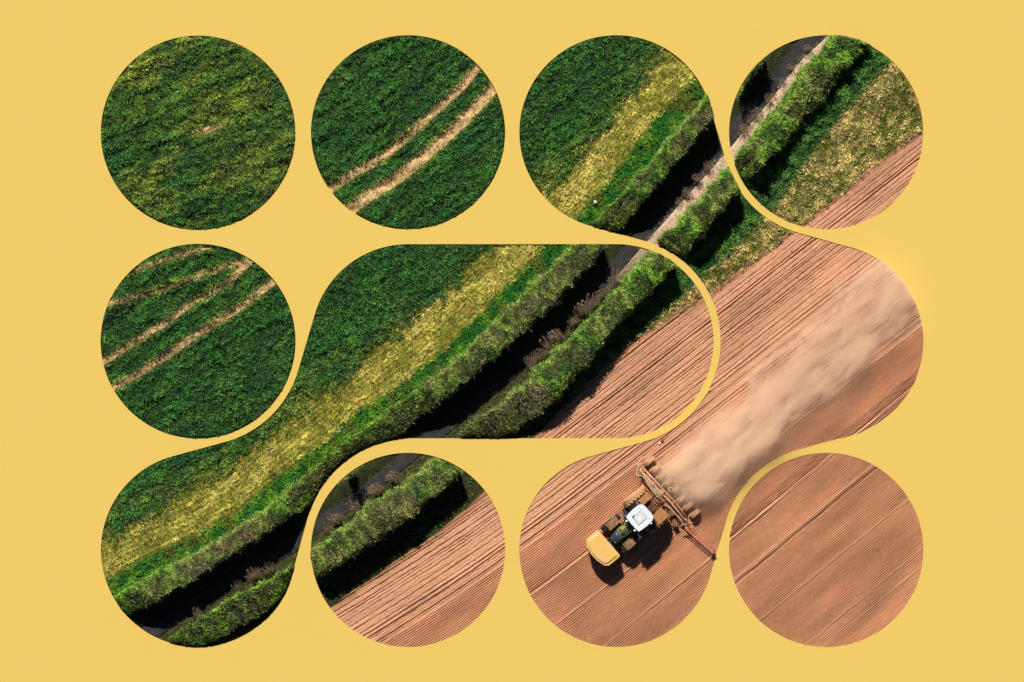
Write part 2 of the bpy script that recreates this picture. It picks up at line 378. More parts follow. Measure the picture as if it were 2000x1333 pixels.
F = np.stack([idx[1:, :-1], idx[1:, 1:], idx[:-1, 1:], idx[:-1, :-1]], -1).reshape(-1, 4)
keep = (y > Sb(x) - 4 + wob * 6) & (y < 1290) & (x < 1825)
V, F, C = cull(V, F, C, keep)
tag(link('ploughed_field', npmesh('ploughed_field', V, F, C, True), M['soil']), 'reddish brown ploughed and drilled soil with straight furrows', 'field', kind='structure')
# clods
n = 60000; x, y = sample(n); k = (y > Sb(x) + 4) & (rng.random(len(x)) < .16 + .5 * (fbm(x / 30, y / 30, 5, 2) > .56)); x, y = x[k], y[k]
r = rng.uniform(.012, .045, len(x)) * np.where(rng.random(len(x)) < .04, 1.7, 1); X, Y = (x - 1000) * S, (666.5 - y) * S
o = np.array([(1, 0, 0), (0, 1, 0), (-1, 0, 0), (0, -1, 0), (0, 0, 1)], float)
V = np.stack([X, Y, np.full(len(X), .02)], 1)[:, None, :] + o[None] * r[:, None, None] * rng.uniform(.6, 1.4, (len(X), 5, 1))
F = (np.arange(len(X)) * 5)[:, None, None] + np.array([(0, 1, 4), (1, 2, 4), (2, 3, 4), (3, 0, 4)])[None]
cc = np.array(alb(205, 146, 110)) * rng.uniform(.6, 1.2, (len(X), 1))
tag(link('clods', npmesh('clods', V.reshape(-1, 3), F.reshape(-1, 3), np.repeat(cc, 5, 0)), M['soil']), 'small reddish soil clods scattered over the ploughed field', 'clods', kind='stuff')

# ------------------------------------------------------------ crop, grass, straw
def green_noise(x, y): return fbm((x * .8 - y * .6) / 70, (x * .6 + y * .8) / 22, 21, 3)
x, y = sample(420000); below = y - Yu(x) + (fbm(x / 14, y / 14, 23, 3) - .5) * 78
k = (below < 0) & (trackness(x, y) < .3); x, y = x[k], y[k]
gn = green_noise(x, y); c11 = 1 - sst(180, 240, np.hypot(x - 387, y - 260))
yel = np.clip((gn - .46) * 3.4, 0, 1) * (.12 + .5 * c11) + .22 * c11 * (1 - sst(230, 400, y - (x - 387) * .3)); yel = np.maximum(yel, 1.0 * sst(-95, 0, (y - Yu(x))) * np.clip((gn - .35) * 3, 0, 1) * .6)
tr = np.zeros(len(x)); 
for P, w in TRACKS: tr = np.maximum(tr, 1 - sst(w, w + 7, seg_dist(x, y, P)))
yel = np.maximum(yel, tr * .75)
clump = np.clip((fbm(x / 7, y / 5, 71, 3) - .5) * 3.2 + .5, 0, 1)
C = mixc(alb(60, 126, 40), alb(170, 186, 62), yel); C *= (.45 + 1.0 * clump)[:, None]; glint = rng.random(len(x)) < .07; C[glint] = C[glint] * 1.7 + np.array((.02, .03, .015))  # a few leaves brightened as painted highlights
C[rng.random(len(x)) < .3] *= .5; c21 = 1 - sst(190, 230, np.hypot(x - 387, y - 667))
_sl = np.where(c11 > .5, .36, .78); _p = (y + _sl * x) / np.hypot(1, _sl); _q = (x - _sl * y) / np.hypot(1, _sl)
streak = np.clip((fbm(_q / 55, _p / 5.2, 76, 3) - .5) * 3 + .5, 0, 1); C *= (.62 + .85 * streak)[:, None]
bl = np.clip((fbm(x / 45, y / 45, 29, 2) - .5) * 4, 0, 1)[:, None]; C = C * (1 - bl * .4) + bl * .4 * np.array(alb(30, 104, 56))
V1 = tuft(x, y, field_z(x, y), 3, (.12 + .24 * clump + .16 * streak) * (1 + .6 * c21 * (tr > .05)), .07, .19, .055, C)
stuff('crop', *V1, M['crop'], 'dense dark green cereal crop with yellowish patches on the upper left field', 'crop')

x, y = sample(420000); j = (fbm(x / 14, y / 14, 23, 3) - .5) * 78; dl = y - Yl(x) + (fbm(x / 10, y / 10, 25, 2) - .5) * 16
k = (y - Yu(x) + j > -10) & (dl < 4); x, y = x[k], y[k]; row = .5 + .5 * np.sin(((y - Yl(x)) * .76 + (fbm(x / 22, y / 22, 73, 3) - .5) * 6) * 2 * math.pi / 8.5)
k = rng.random(len(x)) < .22 + .78 * row ** 1.5; x, y, row = x[k], y[k], row[k]
cen = np.clip(fbm((x * .75 - y * .66) / 60, (x * .66 + y * .75) / 14, 26, 3), 0, 1)
C = mixc(alb(128, 150, 38), alb(255, 246, 120), np.clip((cen - .42) * 4.2 + .12 + rng.normal(0, .35, len(x)), 0, 1)); C *= (.62 + .75 * fbm((x * .75 - y * .66) / 50, (x * .66 + y * .75) / 3.2, 79, 2))[:, None] * (.5 + 1.35 * np.clip((fbm(x / 6, y / 6, 72, 3) - .5) * 3 + .5, 0, 1))[:, None]
g = rng.random(len(x)) < .15 + .5 * (1 - sst(0, 40, y - Yu(x))); C[g] = np.array(alb(76, 116, 36))
p = (rng.random(len(x)) < .05 + .3 * (cen > .62)); C[p] = np.array(alb(255, 236, 160)) * 1.3
V1 = tuft(x, y, field_z(x, y), 3, .26, .06, .17, .035, C, .3, (.25, .3))
stuff('ripening_crop', *V1, M['straw'], 'yellow ripening crop strip standing in rows beside the grass margin', 'crop')

x, y = sample(300000); d1 = y - Yl(x) + (fbm(x / 10, y / 10, 25, 2) - .5) * 16; k = (d1 > 0) & (y < H1u(x) + 8); x, y = x[k], y[k]
gg = fbm(x / 16, y / 16, 27, 2)
C = mixc(alb(62, 150, 48), alb(150, 214, 60), np.clip((gg - .4) * 3, 0, 1)); C = mixc(C, alb(150, 150, 60), np.clip((fbm(x / 30, y / 30, 28, 2) - .58) * 6, 0, .8))
V1 = tuft(x, y, field_z(x, y), 3, .12 + .4 * np.clip((fbm(x / 7, y / 7, 74, 2) - .4) * 2, 0, 1), .08, .2, .05, C, .4)
stuff('margin_grass', *V1, M['grass'], 'lush bright green grass margin between yellow crop and long hedge', 'grass')

x, y = sample(330000); wb = (fbm(x / 12, y / 12, 31, 3) - .5) * 26
k = (y > H2l(x) - 12) & (y + wb * .5 < Lv(x)) & (y < Sb(x)) & (rng.random(len(x)) < .06 + sst(1070, 1200, x)) ; x1, y1 = x[k], y[k]
gg = fbm(x1 / 13, y1 / 13, 34, 3)
C = mixc(alb(34, 96, 34), alb(104, 166, 54), np.clip((gg - .42) * 4, 0, 1)); C[rng.random(len(x1)) < .08] = np.array(alb(120, 130, 80))
V1 = tuft(x1, y1, np.zeros(len(x1)), 3, .1 + 1.0 * np.clip(gg - .35, 0, 1) * sst(1380, 1500, x1), .1, .17, .07, C, .35)
stuff('undergrowth', *V1, M['leaf'], 'low dark green leafy undergrowth along the field side of the lower hedge', 'undergrowth')
k = (y + wb * .5 > Lv(x) - 6) & (y + wb * .3 < Sb(x) + 3) & (x > 1180) & (rng.random(len(x)) < sst(1180, 1500, x) * .8 + .12); x1, y1 = x[k], y[k]
gg = fbm(x1 / 11, y1 / 11, 35, 3)
C = mixc(alb(112, 140, 42), alb(255, 236, 150), np.clip((.5 * gg + .5 * fbm((x1 * .68 - y1 * .73) / 40, (x1 * .73 + y1 * .68) / 5, 38, 3) - .42) * 6 + rng.normal(0, .4, len(x1)), 0, 1))
C *= (.5 + 1.0 * np.clip((fbm(x1 / 4, y1 / 4, 75, 2) - .5) * 3 + .5, 0, 1))[:, None]
V1 = tuft(x1, y1, np.full(len(x1), -.1), 3, .15 + .3 * gg, .08, .21, .05, C, .3, (.1, .2))
stuff('dry_grass', *V1, M['straw'], 'straw coloured dry grass strip along the edge of the ploughed field', 'grass')
x, y = sample(200000); t = (y - H1l(x)) / (H2u(x) - H1l(x)); ux = sst(560, 760, x * .7 - y * .4)
wig = .06 * (fbm(x / 5, y / 5, 36, 2) - .5)
k = (t + wig > .78 - .08 * ux) & (t < 1.12) & (rng.random(len(x)) < .35 + .5 * (t > .9)); x1, y1, u1 = x[k], y[k], ux[k]
C = mixc(alb(130, 130, 70), alb(244, 214, 182), np.clip(u1 + rng.normal(0, .2, len(x1)), 0, 1))
V1 = tuft(x1, y1, np.zeros(len(x1)), 3, .12, .07, .15, .03, C, .3)
stuff('verge_grass', *V1, M['straw'], 'pale dry roadside grass between the lane and the lower hedge', 'grass')
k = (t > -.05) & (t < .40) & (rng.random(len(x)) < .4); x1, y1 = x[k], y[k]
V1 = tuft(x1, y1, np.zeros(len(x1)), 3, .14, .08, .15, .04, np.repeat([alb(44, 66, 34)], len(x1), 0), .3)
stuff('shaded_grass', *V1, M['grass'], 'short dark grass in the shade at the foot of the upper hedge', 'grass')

x, y = sample(420000); tkk = trackness(x, y); k = (tkk > .2) & (y < Yl(x)) & (rng.random(len(x)) < .55); x1, y1 = x[k], y[k]
C = mixc(alb(246, 208, 150), alb(255, 240, 190), rng.random(len(x1))); g = rng.random(len(x1)) < .12; C[g] = np.array(alb(150, 150, 70)); g = rng.random(len(x1)) < .3; C[g] *= .55
V1 = tuft(x1, y1, field_z(x1, y1) - .02, 2, .05, .06, .16, .03, C, .3)
stuff('stubble', *V1, M['straw'], 'pale flattened straw lying in the bare wheel tracks', 'straw')

# ------------------------------------------------------------ hedges
def hedge(name, label, up, lo, x0, x1, height, seed, brown, bright):
    root = empty(name, (*W((x0 + x1) / 2, (up((x0 + x1) / 2) + lo((x0 + x1) / 2)) / 2), 0)); tag(root, label, 'hedge'); off = np.array(root.location)
    xs = np.arange(x0, x1, 1.0); mx = xs; my = (up(xs) + lo(xs)) / 2
    # smooth the middle line, width along it
    ker = np.ones(41) / 41; pad = np.pad(my - np.linspace(my[0], my[-1], len(my)), 20, 'edge'); my = np.convolve(pad, ker, 'valid') + np.linspace(my[0], my[-1], len(my))
    dy = np.gradient(my); ln = np.hypot(1, dy); tx, ty = 1 / ln, dy / ln; nx, ny = -ty, tx         # normal points down-right
    half = np.convolve(np.pad((lo(xs) - up(xs)) / 2 * tx, 10, 'edge'), np.ones(21) / 21, 'valid')
    arc = np.concatenate([[0], np.cumsum(ln[:-1])])
    def surf(a, th, out=1.0):     # a arc length, th 0 (upper-left foot) .. pi (lower-right foot)
        X = np.interp(a, arc, mx); Y = np.interp(a, arc, my); hx = np.interp(a, arc, nx); hy = np.interp(a, arc, ny); hw = np.interp(a, arc, half) * (.76 + .42 * fbm(a / 20, (th > 1.57) * 9.0, seed + 21, 2))
        lump = .72 + .42 * fbm(a / 16, th * 2.2, seed, 3) + .12 * (vn(a / 6, th * 5, seed + 3) - .5)
        hh = height * (np.interp(X, [1460, 1540], [1, .62]) if seed == 200 else 1) * (.86 + .22 * fbm(a / 45, a * 0, seed + 5, 2))
        cx = -np.sign(np.cos(th)) * np.abs(np.cos(th)) ** .75; sz = np.abs(np.sin(th)) ** .6
        o = cx * hw * lump * out * (1.04 - .12 * sz)
        return X + hx * o, Y + hy * o, np.minimum(hh * sz * (.84 + .2 * lump) * out, (room(X + hx * o, Y + hy * o) * .62 + .18) * np.minimum(1.2 * out - .2, .98)), hx, hy
    # inner mass
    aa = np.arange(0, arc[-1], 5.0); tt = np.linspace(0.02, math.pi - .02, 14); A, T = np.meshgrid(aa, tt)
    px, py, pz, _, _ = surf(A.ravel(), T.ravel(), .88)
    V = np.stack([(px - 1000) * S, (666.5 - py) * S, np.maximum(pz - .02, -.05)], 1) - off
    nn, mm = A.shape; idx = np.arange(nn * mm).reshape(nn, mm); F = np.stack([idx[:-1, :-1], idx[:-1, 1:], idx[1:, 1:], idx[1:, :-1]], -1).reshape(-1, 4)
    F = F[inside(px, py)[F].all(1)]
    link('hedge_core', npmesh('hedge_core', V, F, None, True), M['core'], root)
    # leaves
    n = int(arc[-1] * 270); a = rng.uniform(0, arc[-1], n); u = rng.random(n)
    th = np.where(u < .68, rng.uniform(.35, math.pi - .35, n), rng.uniform(.03, math.pi - .03, n))
    px, py, pz, hx, hy = surf(a, th, np.where(rng.random(n) < .16, rng.uniform(1.04, 1.2, n), rng.uniform(.82, 1.06, n)))
    k = inside(px, py); a, th, px, py, pz, hx, hy = [q[k] for q in (a, th, px, py, pz, hx, hy)]; n = len(a)
    sp = np.clip((fbm(a / 34, th * .5, seed + 31, 2) - .5) * 4 + .5, 0, 1)
    X, Y = (px - 1000) * S, (666.5 - py) * S
    out = np.stack([-np.cos(th) * hx, np.cos(th) * hy, np.sin(th)], 1)
    D = rng.normal(size=(n, 3)) * .8; D[:, 2] *= .6; D += out * .3
    cn = fbm(a / 14, th * 1.6, seed + 9, 3); br = brown(np.interp(a, arc, mx)) * np.clip((fbm(a / 22, th * 1.5, seed + 12, 3) - .30) * 3.5, 0, 1)
    g = np.clip((cn - .42) * 4 + .5 * bright(np.interp(a, arc, mx)) * (th < 1.1), 0, 1)  # sunlit upper-left side painted into the leaf colour
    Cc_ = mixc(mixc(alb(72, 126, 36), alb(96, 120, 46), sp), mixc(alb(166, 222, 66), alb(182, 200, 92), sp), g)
    lit_edge = (th < .75) * .6; Cc_ = mixc(Cc_, alb(140, 206, 60), lit_edge * bright(np.interp(a, arc, mx)))  # lit edge towards the sun painted lighter green
    Cc_ = mixc(Cc_, alb(176, 150, 104), np.clip(br * .6 + rng.normal(0, .15, n), 0, .8))
    Cc_ *= rng.uniform(.45, 1.5, (n, 1)) * (.55 + .8 * np.clip((fbm(a / 4, th * 4, seed + 15, 2) - .5) * 3 + .5, 0, 1))[:, None]
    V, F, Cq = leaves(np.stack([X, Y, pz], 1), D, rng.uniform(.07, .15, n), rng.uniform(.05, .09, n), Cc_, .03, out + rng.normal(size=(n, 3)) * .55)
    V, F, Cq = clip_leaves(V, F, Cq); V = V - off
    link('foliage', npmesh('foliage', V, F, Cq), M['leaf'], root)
    # bare twigs in the thin places
    n = int(arc[-1] * 7); a = rng.uniform(0, arc[-1], n); th = rng.uniform(.5, math.pi - .35, n)
    bw = brown(np.interp(a, arc, mx)); k = rng.random(n) < bw * .6 + .03; a, th = a[k], th[k]; n = len(a)
    px, py, pz, hx, hy = surf(a, th, 1.0); X, Y = (px - 1000) * S, (666.5 - py) * S
    B = np.stack([X, Y, pz - .08], 1); D = rng.normal(size=(n, 3)); D[:, 2] = np.abs(D[:, 2]) * .5; L = rng.uniform(.2, .6, n)
    Cc_ = mixc(alb(150, 124, 94), alb(206, 196, 170), rng.random(n)) * rng.uniform(.6, 1.1, (n, 1))
    v1 = leaves(B, D, L, .028, Cc_, .18); D2 = D + rng.normal(size=(n, 3)) * .6
    D2 /= np.linalg.norm(D2, axis=1, keepdims=True); Dn = D / np.linalg.norm(D, axis=1, keepdims=True)
    v2 = leaves(B + Dn * (L * .5)[:, None], D2, L * .7, .02, Cc_, .1)
    V = np.concatenate([v1[0], v2[0]]); Cq = np.concatenate([v1[2], v2[2]]); V, F, Cq = clip_leaves(V, None, Cq)
    link('twigs', npmesh('twigs', V - off, F, Cq), M['twig'], root)
    return root
br1 = curve([(200, .1), (330, .35), (380, .95), (490, .95), (530, .1), (590, .5), (700, .4), (800, .25), (900, .6), (1100, .75), (1200, .25), (1320, .25), (1350, .8), (1390, .5), (1600, .1)])
lit1 = curve([(200, .9), (1000, .4), (1150, 1), (1500, 1)])
br2 = curve([(300, .2), (480, .5), (560, .3), (620, .5), (760, .75), (830, .6), (870, .7), (1060, .85), (1090, .4), (1150, .1), (1500, .1), (1600, .25), (1760, .05)])
lit2 = curve([(300, .8), (1000, .6), (1200, 1), (1700, 1)])
_u = H1u; H1v = lambda x: _u(x) + sst(1425, 1450, x) * np.maximum(0, H1l(x) - 26 - _u(x))
hedge('hedge', 'long upper hedge between the green field and the shaded lane', H1v, lambda x: H1l(x) + 6 * sst(1425, 1450, x), 200, 1530, 2.75, 100, br1, lit1)
hedge('hedge', 'long lower hedge between the shaded lane and the ploughed field', H2u, H2l, 300, 1700, 2.5, 200, br2, lit2)

# dry grass tufts standing on the lane side of the lower hedge (each a thing)
def tuft_mesh(seed, nb, h, lean):
    r = np.random.default_rng(seed); a = r.uniform(0, 6.28, nb); q = r.uniform(0, .16, nb)
    B = np.stack([np.cos(a) * q * 2.1, np.sin(a) * q, np.zeros(nb)], 1)
    D = np.stack([np.cos(a) * .17 + lean[0], np.sin(a) * .17 + lean[1], np.ones(nb)], 1)
    C = mixc(alb(255, 214, 184), alb(255, 244, 222), r.random(nb)) * r.uniform(.7, 1.2, (nb, 1))
    v1 = leaves(B, D, h * r.uniform(.6, 1.1, nb), .05, C, .03, np.array((-.24, .97, 1.)) + r.normal(size=(nb, 3)) * .3)
    Dn = D / np.linalg.norm(D, axis=1, keepdims=True); tp = B + Dn * (h * .75)
    v2 = leaves(tp, Dn + r.normal(0, .25, (nb, 3)), .18, .06, C * .95, .05, np.array((-.24, .97, 1.)) + r.normal(size=(nb, 3)) * .3)
    V = np.concatenate([v1[0], v2[0]]); C = np.concatenate([v1[2], v2[2]])
    return npmesh('dry_grass_tuft', V, np.arange(len(V)).reshape(-1, 4), C)
TM = [tuft_mesh(i, 20 + 5 * i, 1.0 + .22 * i, ((-.12, .62), (-.02, .7), (-.2, .5))[i % 3]) for i in range(4)]
for m_ in TM: m_.materials.append(M['straw'])
rr = random.Random(8); spots = []
for (xa, xb, cnt) in ((1035, 1065, 5), (1078, 1112, 6), (1120, 1190, 11), (1195, 1215, 2), (1330, 1400, 9), (1440, 1600, 14), (640, 700, 7), (715, 745, 4), (770, 782, 2), (455, 560, 7), (384, 386, 1)):
    for i in range(cnt):
        xx = rr.uniform(xa, xb); off_ = rr.uniform(4, 13) if xx < 1300 else rr.uniform(20, 32)
        yy = float(H2u(xx)) - off_
        if bool(inside(xx, yy)) and bool(inside(xx - 10, yy - 10)) and bool(inside(xx + 6, yy + 6)): spots.append((xx, yy))
for i, (xx, yy) in enumerate(sorted(spots)):
    o = link('dry_grass_tuft', TM[rr.randrange(4)]); X, Y = W(xx, yy); o.location = (X, Y, -.03); o.rotation_euler = (0, 0, rr.uniform(-.5, .5)); s = rr.uniform(.7, 1.2) * (1 if xx < 1230 else .62); o.scale = (s, s, s)
    tag(o, 'tall pinkish dry grass tuft on the lane edge beside the lower hedge', 'grass tuft', 'dry grass tufts along the lane')

# ------------------------------------------------------------ yellow panel with openings
cu = bpy.data.curves.new('cutout_panel', 'CURVE'); cu.dimensions = '2D'; cu.fill_mode = 'BOTH'; cu.extrude = .11; cu.resolution_u = 1
def spl(P):
    s = cu.splines.new('POLY'); s.points.add(len(P) - 1); s.use_cyclic_u = True
    for q, p in zip(s.points, P): q.co = (*p, 0, 1)
spl([(-75, -55), (75, -55), (75, 55), (-75, 55)])
for H in HOLES:
    P = []
    for p in H:
        w = W(*p)
        if not P or math.hypot(w[0] - P[-1][0], w[1] - P[-1][1]) > .02: P.append(w)
    spl(P)
tmp = bpy.data.objects.new('tmp', cu); COL.objects.link(tmp); bpy.context.view_layer.update()
dg = bpy.context.evaluated_depsgraph_get(); me = bpy.data.meshes.new_from_object(tmp.evaluated_get(dg)); me.name = 'cutout_panel'
bpy.data.objects.remove(tmp)
for v in me.vertices: v.co.z += -.045
me.materials.clear()
tag(link('cutout_panel', me, M['yellow']), 'huge flat yellow panel with round and linked openings showing the fields', 'panel')

# ------------------------------------------------------------ mesh helpers for machines
def bm_obj(name, bm, mat, parent, bevel=0, smooth=False, label=None):
    if bevel:
        bmesh.ops.bevel(bm, geom=[e for e in bm.edges if e.is_manifold and e.calc_face_angle(0) > .5], offset=bevel, segments=2, affect='EDGES', clamp_overlap=True)
    bmesh.ops.recalc_face_normals(bm, faces=bm.faces)
    me = bpy.data.meshes.new(name); bm.to_mesh(me); bm.free()
    for p in me.polygons: p.use_smooth = smooth
    o = link(name, me, mat, parent)
    if label: o['label'] = label
    return o
def box(bm, cx, cy, cz, sx, sy, sz, rz=0, ry=0):
    m = Matrix.Translation((cx, cy, cz)) @ Matrix.Rotation(rz, 4, 'Z') @ Matrix.Rotation(ry, 4, 'Y') @ Matrix.Diagonal((sx, sy, sz, 1))
    bmesh.ops.create_cube(bm, size=1, matrix=m)
def tube(bm, pts, r, seg=8, r1=None):
    pts = [Vector(p) for p in pts]; rings = []
    for i, p in enumerate(pts):
        d = (pts[min(i + 1, len(pts) - 1)] - pts[max(i - 1, 0)]).normalized(); q = d.to_track_quat('Z', 'Y')
        rad = r if r1 is None else r + (r1 - r) * i / (len(pts) - 1)
        rings.append([bm.verts.new(p + q @ Vector((math.cos(t) * rad, math.sin(t) * rad, 0))) for t in [2 * math.pi * k / seg for k in range(seg)]])
    for a, b in zip(rings, rings[1:]):
        for k in range(seg): bm.faces.new((a[k], a[(k + 1) % seg], b[(k + 1) % seg], b[k]))
    bm.faces.new(rings[0][::-1]); bm.faces.new(rings[-1])
def prism(bm, poly, z0, z1, top=1.0, shift=(0, 0)):
    cx = sum(p[0] for p in poly) / len(poly); cy = sum(p[1] for p in poly) / len(poly)
    a = [bm.verts.new((p[0], p[1], z0)) for p in poly]
    b = [bm.verts.new((cx + (p[0] - cx) * top + shift[0], cy + (p[1] - cy) * top + shift[1], z1)) for p in poly]
    n = len(poly)
    for i in range(n): bm.faces.new((a[i], a[(i + 1) % n], b[(i + 1) % n], b[i]))
    bm.faces.new(a[::-1]); bm.faces.new(b)
def lathe_y(bm, prof, c, seg=40, mat=None):
    """profile (y, r) turned about the local y axis at c"""
    rings = []
    for k in range(seg):
        t = 2 * math.pi * k / seg
        rings.append([bm.verts.new((c[0] + math.cos(t) * r, c[1] + yy, c[2] + math.sin(t) * r)) for yy, r in prof])
    for k in range(seg):
        a, b = rings[k], rings[(k + 1) % seg]
        for i in range(len(prof)): bm.faces.new((a[i], a[(i + 1) % len(prof)], b[(i + 1) % len(prof)], b[i]))
def smooth_curve(P, n=6):
    P = [Vector(p) for p in P]; out = []
    for i in range(len(P) - 1):
        p0 = P[max(i - 1, 0)]; p1 = P[i]; p2 = P[i + 1]; p3 = P[min(i + 2, len(P) - 1)]
        for k in range(n):
            t = k / n; out.append(.5 * ((2 * p1) + (p2 - p0) * t + (2 * p0 - 5 * p1 + 4 * p2 - p3) * t * t + (3 * p1 - p0 - 3 * p2 + p3) * t ** 3))
    out.append(P[-1]); return out

# ------------------------------------------------------------ tractor   (local x forward, y left, units: reference units * S)
X0, Y0 = W(1248.7, 1008.2)
ANG = math.atan2(-.66, -.75)
tr = empty('tractor', (X0, Y0, 0), ANG); tag(tr, 'dusty green tractor with white cab roof pulling a seed drill across the soil', 'tractor')
u = S
def tyre_bm(cx, cy, rad, w, lugs, side):
    bm = bmesh.new(); h = w / 2
    lathe_y(bm, [(-h * .8, rad * .55), (-h, rad * .75), (-h * .92, rad * .93), (-h * .5, rad), (h * .5, rad), (h * .92, rad * .93), (h, rad * .75), (h * .8, rad * .55)], (cx, cy, rad), 48)
    for k in range(lugs):
        for s in (-1, 1):
            t = 2 * math.pi * (k + (.5 if s > 0 else 0)) / lugs
            m = (Matrix.Translation((cx, cy, rad)) @ Matrix.Rotation(-t, 4, 'Y') @ Matrix.Translation((rad + .015, s * h * .48, 0)) @ Matrix.Rotation(s * .55, 4, 'X') @ Matrix.Diagonal((.07, h * 1.05, .07, 1)))
            bmesh.ops.create_cube(bm, size=1, matrix=m)
    return bm
def wheel(cx, cy, rad, w, lugs, mat, name, label=None):
    ty = bm_obj(name, tyre_bm(cx, cy, rad, w, lugs, 1), mat, tr, label=label)
    bm = bmesh.new(); h = w / 2
    lathe_y(bm, [(-h * .5, rad * .10), (-h * .5, rad * .3), (-h * .75, rad * .5), (-h * .7, rad * .57), (h * .7, rad * .57), (h * .75, rad * .5), (h * .5, rad * .3), (h * .5, rad * .10)], (cx, cy, rad), 32)
    bm_obj('rim', bm, M['slate'], ty)
RW, FW = 36 * u, 26.5 * u
wheel(-18 * u, -RW, .97, .56, 20, M['tyre_dust'], 'rear_wheel', 'soil-caked rear wheel on the dusty side')
wheel(-18 * u, RW - 3 * u, .97, .56, 20, M['tyre'], 'rear_wheel')
wheel(51 * u, -FW - 1 * u, .76, .50, 18, M['tyre_dark'], 'front_wheel')
wheel(51 * u, FW, .76, .50, 18, M['tyre_dark'], 'front_wheel')
bm = bmesh.new(); box(bm, 24 * u, 0, .85, 96 * u, .5, .55); box(bm, -24 * u, 0, .95, 26 * u, .7, .7); bm_obj('chassis', bm, M['black'], tr, .03)
bm = bmesh.new(); tube(bm, [(51 * u, -FW, .76), (51 * u, FW, .76)], .11, 12); tube(bm, [(-18 * u, -RW, .97), (-18 * u, RW, .97)], .17, 14); bm_obj('axles', bm, M['black'], tr, smooth=True)
# bonnet: loft
def loft(bm, secs, n=14):
    rings = []
    for (f, hw, zt, zb) in secs:
        ring = []
        for k in range(n + 1):
            t = math.pi * k / n; yy = -math.copysign(abs(math.cos(t)) ** .6, math.cos(t)) * hw; zz = zb + (zt - zb) * (abs(math.sin(t)) ** .5)
            ring.append(bm.verts.new((f, yy, zz)))
        rings.append(ring)
    for a, b in zip(rings, rings[1:]):
        for k in range(n): bm.faces.new((a[k], a[k + 1], b[k + 1], b[k]))
        bm.faces.new((a[n], a[0], b[0], b[n]))
    bm.faces.new(rings[0]); bm.faces.new(rings[-1][::-1])
bm = bmesh.new(); loft(bm, [(20 * u, 11.5 * u, 2.12, 1.05), (32 * u, 12 * u, 2.08, 1.05), (44 * u, 12 * u, 2.02, 1.05), (52 * u, 11.5 * u, 1.97, 1.05)]); hood = bm_obj('hood', bm, M['hood'], tr, smooth=True)
bm = bmesh.new(); loft(bm, [(52 * u, 11.4 * u, 1.965, 1.0), (60 * u, 10.6 * u, 1.9, .95), (67 * u, 8.8 * u, 1.8, .92), (71.5 * u, 6.4 * u, 1.62, .9), (74 * u, 3.2 * u, 1.35, .88)]); bm_obj('nose', bm, M['slate'], tr, smooth=True)
for s in (-1, 1):
    bm = bmesh.new(); box(bm, 69 * u, s * 5.4 * u, 1.70, .10, .14, .05, s * -.6); bm_obj('headlight', bm, M['steel'], tr, .01)
bm = bmesh.new()
for k in range(5): box(bm, (30 + 4 * k) * u, 0, 2.10 - .008 * k, .05, .30, .03)
bm_obj('vent', bm, M['black'], hood)
# cab
bm = bmesh.new(); prism(bm, [(-17 * u, -19 * u), (20 * u, -17.5 * u), (25 * u, -10 * u), (25 * u, 10 * u), (20 * u, 17.5 * u), (-17 * u, 19 * u)], 1.15, 2.82, .96, (-.05, 0)); cab = bm_obj('cab', bm, M['glass'], tr, .02)
for (f, l) in ((-17, -19), (20, -17.5), (20, 17.5), (-17, 19), (3, -18.8), (3, 18.8)):
    bm = bmesh.new(); tube(bm, [(f * u, l * u, 1.1), (f * .94 * u - .05, l * .96 * u, 2.85)], .045, 6); bm_obj('pillar', bm, M['black'], cab)
bm = bmesh.new(); rp = [(21.5, -19), (22.5, -8), (22.5, 8), (21.5, 19), (14, 20.6), (0, 21.6), (-13, 20.6), (-19.5, 17.5), (-21.5, 9), (-21.5, -9), (-19.5, -17.5), (-13, -20.6), (0, -21.6), (14, -20.6)]
prism(bm, [(a * u, b * u) for a, b in rp], 2.82, 3.0, .95); roof = bm_obj('cab_roof', bm, M['white'], tr, .03)
bm = bmesh.new(); bmesh.ops.create_cube(bm, size=1, matrix=Matrix.Translation((2 * u, 0, 3.015)) @ Matrix.Diagonal((17 * u, 17 * u, .04, 1))); bm_obj('roof_hatch', bm, M['white'], roof, .012)
bm = bmesh.new()
for q in (9.3,):
    for s in (-1, 1): box(bm, (2 + s * q) * u, 0, 3.003, .035, 2 * q * u, .012); box(bm, 2 * u, s * q * u, 3.003, 2 * q * u, .035, .012)
for q in (5.4,):
    for s in (-1, 1): box(bm, (2 + s * q) * u, 0, 3.036, .014, 2 * q * u * .9, .008); box(bm, 2 * u, s * q * u, 3.036, 2 * q * u * .9, .014, .008)
box(bm, -11 * u, 0, 3.003, .02, 34 * u, .01); bm_obj('roof_seam', bm, M['groove'], roof)
bm = bmesh.new(); tube(bm, [(10 * u, -11 * u, 3.0), (10 * u, -11 * u, 3.09)], .05, 10); box(bm, 8 * u, -11 * u, 3.05, .2, .05, .05, .5); bm_obj('receiver', bm, M['slate'], roof)
bm = bmesh.new(); tube(bm, [(-8 * u, 22.5 * u, 2.7), (-8 * u, 22.5 * u, 2.95)], .07, 12); bm_obj('beacon', bm, M['lampw'], tr, smooth=True)
bm = bmesh.new(); tube(bm, [(-8 * u, 18 * u, 2.72), (-8 * u, 22.5 * u, 2.70)], .025, 6); bm_obj('beacon_arm', bm, M['black'], tr)
bm = bmesh.new(); prism(bm, [(22 * u, -17 * u), (30 * u, -11 * u), (30 * u, 11 * u), (22 * u, 17 * u)], 2.2, 2.5, .8, (-.06, 0)); bm_obj('windscreen', bm, M['screen'], cab, .02, label='dark green front windscreen with painted reflections')
for l in (-12, 12):
    bm = bmesh.new(); tube(bm, [(23 * u, l * u, 2.86), (26.5 * u, l * u, 2.84)], .07, 10); bm_obj('roof_lamp', bm, M['lampw'], roof)
